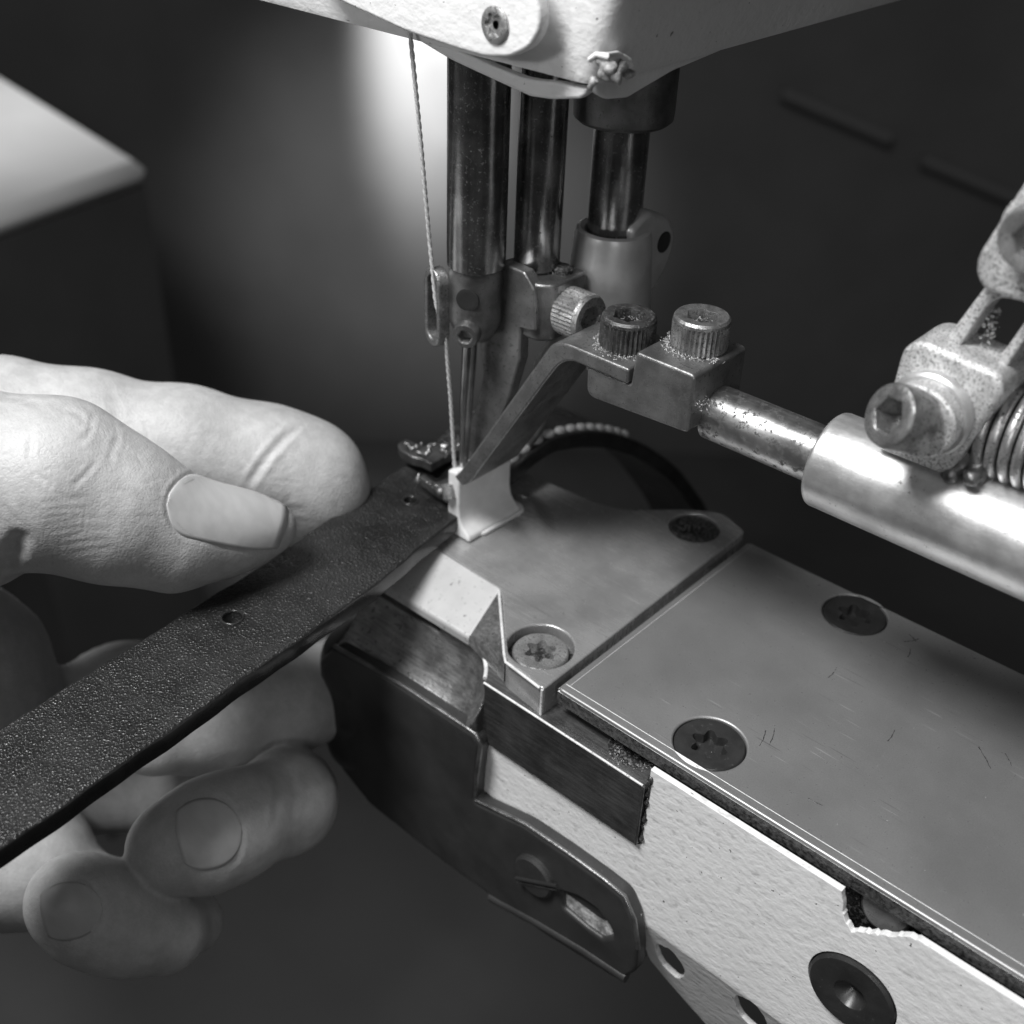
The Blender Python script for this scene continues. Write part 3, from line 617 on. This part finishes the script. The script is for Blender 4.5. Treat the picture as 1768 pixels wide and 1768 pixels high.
# slotted link
lk = [on(x, y, 1, 4.0) for x, y in [(1614, 612), (1702, 496), (1735, 455), (1815, 520), (1790, 560), (1716, 668)]]
lko = [(p[0], p[2]) for p in lk]
sl_o = [on(x, y, 1, 4.0) for x, y in [(1656, 602), (1690, 550), (1722, 508), (1778, 520), (1778, 545), (1740, 600), (1708, 634), (1668, 630)]]
plate('slotted_link', rounded(lko, .6, 3), [rounded([(p[0], p[2]) for p in sl_o], 1.5, 4)], 4.5, 'rough_steel', tube_, XZ(3.4), .25)
ub = [on(x, y, 1, 1.5) for x, y in [(1686, 470), (1690, 440), (1800, 268), (1930, 320), (1850, 545), (1700, 500)]]
ubk = plate('upper_block', rounded([(p[0], p[2]) for p in ub], [1.2, 1.2, 1, 1, 1, 1], 4), [], 8.5, 'rough_steel', tube_, XZ(1.0), .6)
c = on(1806, 398, 1, .8)
lathe('upper_washer', [(4.2, 0), (4.3, .2), (4.3, .6), (3, .8)], 'rough_steel', ubk, frame((c[0]-.3, 1.2, c[2]-.2), (0, -1, 0)), 48)
cap_bolt('upper_bolt', (c[0], .4, c[2]), (0, -1, 0), 3.55, 3.6, 1.9, 2.6, 'pale_bolt', ubk)
# coil spring on the tube
SP = []
for k in range(9*28+1):
    a = 2*math.pi*k/28; SP.append((78.3+1.55*k/28, 7.2+5.3*math.cos(a), 50.2+5.3*math.sin(a)))
tube('spring', SP, .66, 'spring_steel', tube_, 10)
lathe('spring_core', [(3.6, 0), (3.6, 18)], 'dark_milled', tube_, frame((77.5, 7.2, 50.2), (1, 0, 0)), 32)
fd = Field((68, -2, 40), (86, 12, 64), .5)
for k in range(16):
    p = np.array([random.uniform(77, 80), random.uniform(1, 5), random.uniform(44, 49)]); fd.cone(p, p+.3, random.uniform(.7, 1.3), .6, .6)
nets_mesh('grime_lump', fd, 'clamp_steel', tube_)

# ================================================================== leather strap
st = thing('leather_strap', 'black grained leather strap held in the fingers and fed under the needle', 'leather strap', (-2, -40, 4))
ctr = [(-110, 5.5, 7.0), (-85, 3.0, 6.0), (-48, -.9, 5.4), (-28, -3.2, 5.0), (-5, -7.6, 4.4), (5, -8.8, 4.6), (13, -8.8, 7.0), (22, -8.8, 8.4), (31, -8.8, 6.6), (40, -8.8, 2.9), (49, -8.8, -2.4), (57, -8.8, -8.2), (66, -8.8, -16.0), (74, -8.8, -24.5), (84, -8.8, -37), (95, -8.8, -54)]
# path as Catmull-Rom in (Y, X, Z), sampled by arc length
C = [np.array(p, float) for p in ctr]; samp = []
for i in range(len(C)-1):
    p0, p1, p2, p3 = C[max(i-1, 0)], C[i], C[i+1], C[min(i+2, len(C)-1)]
    for k in range(24):
        t_ = k/24; samp.append(.5*((2*p1)+(-p0+p2)*t_+(2*p0-5*p1+4*p2-p3)*t_*t_+(-p0+3*p1-3*p2+p3)*t_**3))
samp.append(C[-1]); samp = np.array(samp)[:, [1, 0, 2]]
arc = np.concatenate([[0], np.cumsum(np.linalg.norm(np.diff(samp, axis=0), axis=1))]); LEN = arc[-1]
def strap_at(u):
    p = np.array([np.interp(u, arc, samp[:, i]) for i in range(3)]); q = np.array([np.interp(u+.8, arc, samp[:, i]) for i in range(3)]); o_ = np.array([np.interp(u-.8, arc, samp[:, i]) for i in range(3)])
    t_ = q-o_; t_ /= np.linalg.norm(t_)+1e-9; s_ = np.cross(t_, (0, 0, 1.0)); s_ /= np.linalg.norm(s_); n_ = np.cross(s_, t_); return p, t_, s_, n_
HW = 8.7
us = np.arange(0.5, LEN-1, 1.5)
outl = [(u, HW+.10*math.sin(u*.31)+.07*math.sin(u*.77)) for u in us]+[(u, -HW+.10*math.sin(u*.27)+.08*math.sin(u*.9)) for u in us[::-1]]
def u_of_y(y): return float(np.interp(y, samp[:, 1], arc))
holes = [circle((u_of_y(-45.5), -2.3), 1.5, 20), circle((u_of_y(-4.5), -.6), 1.2, 20)]
V, F = plate_mesh(outl, holes, 3.3, .45, 2)
def strap_map(v):
    p, t_, s_, n_ = strap_at(v[0]); dip = .0
    return p+s_*v[1]+n_*(v[2]-3.3)
bm = bmesh.new(); vs = [bm.verts.new(v) for v in V]
for f_ in F:
    try: bm.faces.new([vs[i] for i in f_])
    except ValueError: pass
bmesh.ops.remove_doubles(bm, verts=bm.verts, dist=1e-4)
for uc in np.arange(4, LEN-2, 3.0): bmesh.ops.bisect_plane(bm, geom=bm.verts[:]+bm.edges[:]+bm.faces[:], plane_co=(uc, 0, 0), plane_no=(1, 0, 0))
bm.verts.index_update(); Vs = [strap_map(v.co) for v in bm.verts]; Fs = [tuple(v.index for v in f_.verts) for f_ in bm.faces]; bm.free()
band = mesh('band', Vs, Fs, 'leather', st, 45)
band.data.materials.append(MATS['leather_edge'])
for p in band.data.polygons:
    c = np.array(p.center)/S; p_, t_, s_, n_ = strap_at(u_of_y(c[1]))
    if abs(np.array(p.normal) @ s_) > .75: p.material_index = 1
for k, uo in enumerate(holes):
    c, t_, s_, n_ = strap_at(u_of_y((-45.5, -4.5)[k])); p = c+s_*(-2.3, -.6)[k]-n_*2.4
    q0 = c+s_*(-2.3, -.6)[k]+n_*.02; tube('hole_rim', [tuple(q0+(s_*math.cos(a)+t_*math.sin(a))*(1.62, 1.32)[k]) for a in np.linspace(0, 2*math.pi, 25)[:-1]], .2, 'leather_edge', band, 8, 80, True)
    lathe('hole_plug', [(1.5, 0), (1.5, .2)], 'clamp_steel', band, frame(p, n_), 20)
# stitches along the near edge of the sewn part
V, F = rings_mesh([(.25, -1.25), (.62, -1.0), (.86, -.45), (.9, 0), (.86, .45), (.62, 1.0), (.25, 1.25)], 14)
sm = bpy.data.meshes.new('stitch'); sm.from_pydata([tuple(c*S for c in v) for v in V], [], F)
sm.materials.append(MATS['bead_thread'])
for p in sm.polygons: p.use_smooth = True
for k in range(15):
    u = u_of_y(5)+3.25*k; p, t_, s_, n_ = strap_at(u); q = p+s_*(HW-1.5)+n_*.28
    o = bpy.data.objects.new('stitch', sm); COL.objects.link(o); o.parent = st; o.matrix_parent_inverse = Matrix.Translation(-st.location)
    o.matrix_basis = frame(q, t_*1.0+s_*.15+n_*.1, s_)

# ================================================================== sewing thread
TP = [on(708, 54, 1, -8.6), on(727, 250, 1, -6.5), on(742, 420, 1, -4.6), on(752, 520, 1, -4.2), on(763, 566, 1, -4.0), on(770, 590, 1, -3.6), on(778, 690, 1, -2.2), on(784, 790, 1, -1.2), on(788, 842, 1, -.6)]
pts = []
for a, b in zip(TP, TP[1:]):
    m = max(2, int(np.linalg.norm(b-a)/.35))
    for k in range(m): pts.append(a+(b-a)*k/m)
pts.append(TP[-1])
th = thing('sewing_thread', 'pale twisted sewing thread running from the head casing through the thread guide', 'thread', TP[-1])
for ph in (0, math.pi):
    P = []
    for i, p in enumerate(pts):
        a = i*.8+ph; P.append(p+np.array([math.cos(a), math.sin(a)*.8, .3*math.sin(a)])*.11)
    tube('strand', [tuple(p) for p in P], .25, 'thread', th, 7, 80)

# ================================================================== hand
fh = .5
lo = (-62, -125, -62); hi = (34, 12, 48)
def finger(P, k=5.0):
    f_ = Field(lo, hi, fh); f_.chain([(at(x, y, d), r) for x, y, d, r in P], k); return f_
thumb = finger([(-260, 900, 170, 17), (-60, 835, 167, 13), (95, 836, 168, 11.9), (200, 880, 171, 10.4), (300, 918, 175, 8.4), (390, 917, 179, 6.4), (448, 912, 181.5, 4.6), (474, 909, 182, 2.9)], 3)
hand = Field(lo, hi, fh); hand.f = thumb.f.copy()
index = finger([(-200, 760, 200, 14), (0, 742, 196, 11.2), (150, 752, 197, 10.1), (320, 775, 199, 9.7), (460, 800, 202, 9.1), (532, 818, 204, 8.1), (548, 850, 206, 7.6), (555, 905, 209, 6.6)], 5)
middle = finger([(60, 1200, 238, 10), (600, 1165, 238, 9), (620, 1180, 228, 9.2), (480, 1212, 214, 9), (360, 1240, 203, 8.4), (270, 1262, 196, 7.4)], 5)
ring = finger([(0, 1360, 226, 10), (400, 1350, 222, 8), (496, 1376, 206, 7.6), (492, 1386, 197, 7.5), (400, 1425, 186, 7.5), (345, 1448, 181, 7.3), (290, 1466, 178, 6.2)], 5)
pinky = finger([(-40, 1500, 210, 9), (220, 1560, 204, 6), (330, 1592, 190, 3.8), (285, 1610, 181, 4.9), (215, 1598, 176, 6.3), (150, 1568, 172.5, 6.6), (122, 1552, 171, 5.9)], 5)
palm = finger([(-300, 1050, 205, 26), (-150, 1200, 216, 24), (-60, 1330, 218, 18), (-20, 1470, 206, 12), (60, 1480, 204, 10)], 6)
palm.chain([(at(-260, 900, 178), 18), (at(-200, 760, 194), 16)], 6)
palm.cone(at(-50, 915, 168), at(-20, 950, 172), 8, 5, 3)
for f_ in (index, middle, ring, pinky): hand.merge(f_, .35)
hand.merge(palm, 4)
def crease(pp, r=.45, k=.9):
    # fold carved where the sight line meets the skin
    pts = []
    for x, y, d in pp:
        a = at(x, y, d-25); b = at(x, y, d+24)
        for s in np.linspace(0, 1, 120):
            p = a+(b-a)*s
            if np.all(p > np.array(lo)+1) and np.all(p < np.array(hi)-1) and hand.at(p) < 0: pts.append(p); break
    for a, b in zip(pts, pts[1:]): hand.cone(a, b, r, r, k, carve=True)
crease([(12, 985, 166), (24, 955, 166), (34, 930, 166)], .8, 1.5)
hand.blur(1)
def subdivide(V, F):
    # split every quad in four and relax, so that fine folds have vertices to live on
    n = len(V); E4 = np.stack([F, np.roll(F, -1, 1)], 2).reshape(-1, 2); E4.sort(1)
    key = E4[:, 0].astype(np.int64)*n+E4[:, 1]; uk, inv = np.unique(key, return_inverse=True)
    ed = np.stack([uk//n, uk % n], 1); inv = inv.reshape(-1, 4)+n; m = len(ed); fc = n+m+np.arange(len(F))
    W = np.concatenate([V, (V[ed[:, 0]]+V[ed[:, 1]])/2, V[F].mean(1)])
    Q = np.concatenate([np.stack([F[:, k], inv[:, k], fc, inv[:, k-1]], 1) for k in range(4)])
    a = np.concatenate([Q[:, 0], Q[:, 1], Q[:, 2], Q[:, 3]]); b = np.concatenate([Q[:, 1], Q[:, 2], Q[:, 3], Q[:, 0]]); cnt = np.bincount(a, minlength=len(W))+np.bincount(b, minlength=len(W))
    for lam in (.6, .6, .5):
        acc = np.stack([np.bincount(a, W[b, k], len(W))+np.bincount(b, W[a, k], len(W)) for k in range(3)], 1); W = W+lam*(acc/cnt[:, None]-W)
    return W, Q
V, F = subdivide(*hand.nets()); me2 = bpy.data.meshes.new('person'); me2.vertices.add(len(V)); me2.vertices.foreach_set('co', (V*S).astype(np.float32).ravel())
me2.loops.add(F.size); me2.loops.foreach_set('vertex_index', F.astype(np.int32).ravel()); me2.polygons.add(len(F)); me2.polygons.foreach_set('loop_start', np.arange(0, F.size, 4, dtype=np.int32))
me2.update(calc_edges=True); me2.validate()
bm = bmesh.new(); bm.from_mesh(me2); bmesh.ops.recalc_face_normals(bm, faces=bm.faces); bm.to_mesh(me2); bm.free()
person = link('person', me2, 'skin', None, 180)
nv_ = len(me2.vertices); CO = np.empty(nv_*3, np.float32); me2.vertices.foreach_get('co', CO); CO = CO.reshape(-1, 3).astype(float)/S
NO = np.empty(nv_*3, np.float32); me2.vertices.foreach_get('normal', NO); NO = NO.reshape(-1, 3).astype(float)
cc_ = CO @ AX.T+TR; DP = cc_[:, 2]; PX = 884+FPX*cc_[:, :2]/cc_[:, 2:3]; face = np.einsum('ij,ij->i', NO, (CAM-CO)/np.linalg.norm(CAM-CO, axis=1)[:, None])
DISP = np.zeros(nv_)
VIS = np.where((face > .05) & (DP < 216) & (PX[:, 0] > -40) & (PX[:, 0] < 660))[0]; VP = PX[VIS]; VD = DP[VIS]; GAIN = .38
def fold(P, depth, width, d0, d1, lip=.35):
    # a skin fold along a line: a groove with a slightly raised lip either side
    P = np.array(P, float); lo_ = P.min(0)-width*4; hi_ = P.max(0)+width*4
    ix = VIS[(VP[:, 0] > lo_[0]) & (VP[:, 0] < hi_[0]) & (VP[:, 1] > lo_[1]) & (VP[:, 1] < hi_[1]) & (VD > d0) & (VD < d1)]
    if not len(ix): return
    best = np.full(len(ix), 1e9); par = np.zeros(len(ix)); q = PX[ix]; n = len(P)-1
    for i in range(n):
        a = P[i]; b = P[i+1]-a; t_ = np.clip(((q-a) @ b)/(b @ b), 0, 1); d_ = np.linalg.norm(q-a-t_[:, None]*b, axis=1); m = d_ < best; best[m] = d_[m]; par[m] = (i+t_[m])/n
    env = np.clip(np.minimum(par, 1-par)*6, .25, 1); x = best/width
    DISP[ix] += GAIN*env*depth*(-np.exp(-x*x)+lip*np.exp(-((x-1.9)/.8)**2))
TH = (140, 186)
fold([(-10, 684), (37, 686), (75, 703)], .3, 6, *TH); fold([(78, 699), (123, 707), (153, 729)], .35, 6, *TH); fold([(160, 714), (157, 737)], .2, 5, *TH)
fold([(56, 744), (50, 789), (63, 819), (86, 838)], .3, 6, *TH); fold([(168, 793), (149, 819), (123, 841)], .25, 5, *TH); fold([(205, 748), (194, 778), (190, 800)], .22, 6, *TH)
fold([(134, 767), (153, 752), (158, 737)], .2, 5, *TH); fold([(100, 850), (120, 862), (150, 858)], .15, 5, *TH); fold([(0, 867), (22, 890), (34, 908)], .2, 6, *TH)
for P in ([(75, 882), (157, 879)], [(71, 897), (149, 890)], [(75, 908), (179, 893)], [(82, 916), (194, 912)], [(104, 931), (175, 916)], [(60, 872), (120, 866)], [(96, 944), (190, 932)], [(120, 958), (200, 946)]):
    fold([P[0], ((P[0][0]+P[1][0])/2, (P[0][1]+P[1][1])/2-3), P[1]], .075, 4, *TH, lip=.4)
for k in range(150):                                             # fine random skin lines over thumb and forefinger
    x = random.uniform(-5, 600); y = random.uniform(640, 1010); a = random.gauss(-.15 if random.random() < .6 else 1.3, .35); l_ = random.uniform(18, 55)
    fold([(x-l_/2*math.cos(a), y-l_/2*math.sin(a)), (x, y+random.uniform(-3, 3)), (x+l_/2*math.cos(a), y+l_/2*math.sin(a))], random.uniform(.03, .09), random.uniform(3, 4.5), 140, 215, lip=.3)
IX = (186, 215)
fold([(251, 722), (256, 740), (262, 772)], .35, 6, *IX); fold([(508, 742), (490, 757), (467, 782), (445, 812), (425, 845)], .75, 7, *IX, lip=.45); fold([(486, 880), (505, 878), (525, 880)], .2, 5, *IX)
fold([(187, 655), (198, 703), (204, 745)], .25, 9, *IX); fold([(60, 640), (75, 680), (70, 720)], .2, 9, *IX); fold([(520, 735), (500, 752)], .25, 5, *IX)
fold([(350, 700), (362, 740), (352, 790)], .10, 9, *IX)
RG = (165, 215)
fold([(470, 1330), (480, 1370), (474, 1420)], .2, 6, *RG); fold([(500, 1330), (512, 1375), (505, 1420)], .2, 6, *RG); fold([(450, 1340), (458, 1380), (452, 1430)], .12, 5, *RG)
fold([(220, 1560), (232, 1600), (228, 1640)], .15, 6, *RG); fold([(258, 1570), (268, 1600), (262, 1640)], .15, 6, *RG)
def nail_fold(c, tip, side, d0, d1):
    a = np.array(c, float); b = np.array(tip, float); u = b-a; L_ = np.linalg.norm(u); u /= L_; v = np.array([-u[1], u[0]]); P = []
    for k in range(25):
        t_ = math.pi*(k/24)-math.pi/2; P.append(a+u*(.30*L_*(1-math.cos(t_)))+v*math.sin(t_)*side*1.02)
    P = [a+u*L_*.85-v*side*1.03]+P+[a+u*L_*.85+v*side*1.03]
    fold(P, .32, 4.5, d0, d1, lip=.45)
nail_fold((290, 863), (494, 905), 58, *TH); nail_fold((416, 1430), (306, 1448), 60, *RG); nail_fold((175, 1562), (72, 1582), 50, *RG)
CO += NO*DISP[:, None]; me2.vertices.foreach_set('co', (CO*S).astype(np.float32).ravel()); me2.update()
person['label'] = 'bare hand from the left pinching the leather strap between thumb and forefinger'; person['category'] = 'person'
def nail(fd_, c, tip, side, d, cut=.38):
    """plate laid on one finger; c (cuticle) and tip give its centre line as seen in the photograph"""
    V = []; F = []; nu, nv = 26, 18
    a = np.array(c, float); b = np.array(tip, float); u = (b-a); Lp = np.linalg.norm(u); u /= Lp; v = np.array([-u[1], u[0]])
    for i in range(nu):
        s_ = (i/(nu-1))**1.7
        wid = side*math.sqrt(max(.02, 1-max(0, 1-s_/cut)**2))*math.sqrt(1-.45*max(0, (s_-.8)/.2)**2)
        for j in range(nv):
            q = j/(nv-1)*2-1; hit = None
            for sh in (1, .94, .88, .8, .7, .6, .5):
                p2 = a+u*(s_*Lp-(q*q)*.10*side*(1 if s_ > .6 else 0))+v*q*wid*sh
                A = at(p2[0], p2[1], d-18); B = at(p2[0], p2[1], d+10)
                for m in np.linspace(0, 1, 160):
                    p = A+(B-A)*m
                    if fd_.at(p) < .12: hit = p; break
                if hit is not None: break
            if hit is None: hit = V[-1] if V else at(p2[0], p2[1], d)
            V.append(hit-(B-A)/np.linalg.norm(B-A)*(-.10+.34*s_-.16*q*q*(1-.6*s_)))
    G = np.array(V).reshape(nu, nv, 3)
    for _ in range(10):
        H = G.copy(); H[1:-1, 1:-1] = .5*G[1:-1, 1:-1]+.125*(G[2:, 1:-1]+G[:-2, 1:-1]+G[1:-1, 2:]+G[1:-1, :-2])
        H[-1, 1:-1] = .5*G[-1, 1:-1]+.25*(G[-1, 2:]+G[-1, :-2])
        H[1:-1, 0] = .5*G[1:-1, 0]+.25*(G[2:, 0]+G[:-2, 0]); H[1:-1, -1] = .5*G[1:-1, -1]+.25*(G[2:, -1]+G[:-2, -1]); G = H
    for i in range(nu-1):
        for j in range(nv-1): k = i*nv+j; F.append((k, k+1, k+nv+1, k+nv))
    o = mesh('nail', G.reshape(-1, 3), F, 'nail', person, 180)
    sd = o.modifiers.new('s', 'SOLIDIFY'); sd.thickness = .3*S; sd.offset = 0; sd.use_rim = True
    return o
nail(thumb, (290, 863), (494, 905), 58, 178, .2)
nail(ring, (416, 1430), (306, 1448), 62, 182, .5)
nail(pinky, (175, 1562), (72, 1582), 50, 172, .5)

# ================================================================== lint and leather dust
LV = []; LF = []
def fleck(p, s):
    a = Vector((random.gauss(0, 1), random.gauss(0, 1), random.gauss(0, 1))).normalized(); b = a.orthogonal().normalized(); c_ = a.cross(b); i = len(LV); p = Vector(p)
    l_ = s*random.uniform(.6, 2.2)
    for q in (a*l_, -a*l_*.6+b*s*.5, -a*.4*l_-b*s*.4, c_*s*.45): LV.append(tuple(p+q))
    LF.extend([(i, i+1, i+2), (i, i+1, i+3), (i+1, i+2, i+3), (i, i+2, i+3)])
def ring_lint(c, r, z, n, s=.16, a0=0, a1=6.28, spread=.6):
    for _ in range(n):
        a = random.uniform(a0, a1); q = r+abs(random.gauss(0, spread)); fleck((c[0]+q*math.cos(a), c[1]+q*math.sin(a), z+abs(random.gauss(0, .18))), s*random.uniform(.5, 1.3))
ring_lint((28.2, 3.2), 3.9, 44.25, 260, a0=3.0, a1=6.6)
ring_lint((38.6, 5.3), 3.9, 46.95, 330, a0=2.6, a1=6.0)
ring_lint((28.2, 3.2), 1.0, 47.6, 60, .14); ring_lint((38.6, 5.3), .9, 50.2, 110, .14)
ring_lint((43.8, -.5), .3, 42.5, 60, .14, spread=1.2); ring_lint((10.8, 9.6), 1.2, 48.0, 60, .12)
ring_lint((51, -17.6), 2.2, -5.1, 110, .16, spread=1.0)
for _ in range(70): fleck((random.uniform(75.2, 76.6), random.uniform(3.6, 6), random.uniform(60.5, 65)), random.uniform(.1, .28))
for _ in range(60): fleck((random.uniform(2, 35), random.uniform(-6, 22), .06), random.uniform(.05, .11))
for _ in range(60): fleck((random.uniform(40, 105), random.uniform(-17, 30), .06), random.uniform(.04, .09))
li = mesh('lint', LV, LF, 'lint', None, 20); li['kind'] = 'stuff'; li['label'] = 'pale lint and leather dust caught round the bolts'; li['category'] = 'lint'

# ================================================================== background, far out of focus
def ground_hit(x, y, z): return on(x, y, 2, z)
HD = np.array([-.651, .759, 0]); W0 = on(884, 770, 2, -760)
def on_wall(x, y, off=0.0):
    d = AX.T @ np.array([(x-884)/FPX, (y-884)/FPX, 1.0]); return CAM+((W0-CAM) @ HD-off)/(d @ HD)*d
SD = np.array([HD[1], -HD[0], 0])
wl = mesh('wall', [W0-SD*5000, W0+SD*5000, W0+SD*5000+[0, 0, 3200], W0-SD*5000+[0, 0, 3200]], [(0, 1, 2, 3)], 'floor_dark'); wl['kind'] = 'structure'
# pale cabinet corner, upper left
zt = -165
A = on(256, 277, 2, zt); B = on(-60, 85, 2, zt); Cc = on(-60, 385, 2, zt); D = B+Cc-A
cab = thing('cabinet', 'blurred cabinet with a pale top, its corner jutting in at the upper left', 'cabinet', (A[0], A[1], -760))
Q = [(0, 1, 2, 3), (4, 5, 6, 7), (0, 1, 5, 4), (1, 2, 6, 5), (2, 3, 7, 6), (3, 0, 4, 7)]
mesh('cabinet_top', [A, B, D, Cc, A-[0, 0, 20], B-[0, 0, 20], D-[0, 0, 20], Cc-[0, 0, 20]], Q, 'table_white', cab, 20).modifiers.new('b', 'BEVEL').width = .009
cen = (A+B+D+Cc)/4; I4 = [q+(cen-q)*.03 for q in (A, B, D, Cc)]
mesh('cabinet_body', [(q[0], q[1], zt-20.5) for q in I4]+[(q[0], q[1], -759) for q in I4], Q, 'table_side', cab, 20)
# dim rail on the wall, upper right
P0 = on_wall(1350, 160, 40); P1 = on_wall(1535, 240, 40); P2 = on_wall(1590, 275, 40); P3 = on_wall(1850, 385, 40)
rl = thing('wall_rail', 'dim blurred rail on the dark wall at the upper right', 'rail', P1)
tube('rail', [tuple(P0), tuple(P1)], 8, 'rail_grey', rl, 10); tube('rail', [tuple(P2), tuple(P3)], 8, 'rail_grey', rl, 10)
# unseen spots added for the bright patch and its halo on the wall behind
c = on_wall(748, 20); spot('background_patch_spot', c-HD*240+np.array([0, 0, 560]), c, 17, 230, .8)
c = on_wall(735, 380); spot('background_glow', c-HD*750+np.array([0, 0, 160]), c, 50, 8, 1.0)
spot('cabinet_boost', cen+np.array([-60, 0, 420]), cen+(cen-A)*.1, 70, 7, 1.0)  # unseen spot added to brighten the cabinet top

sc.cycles.use_denoising = True
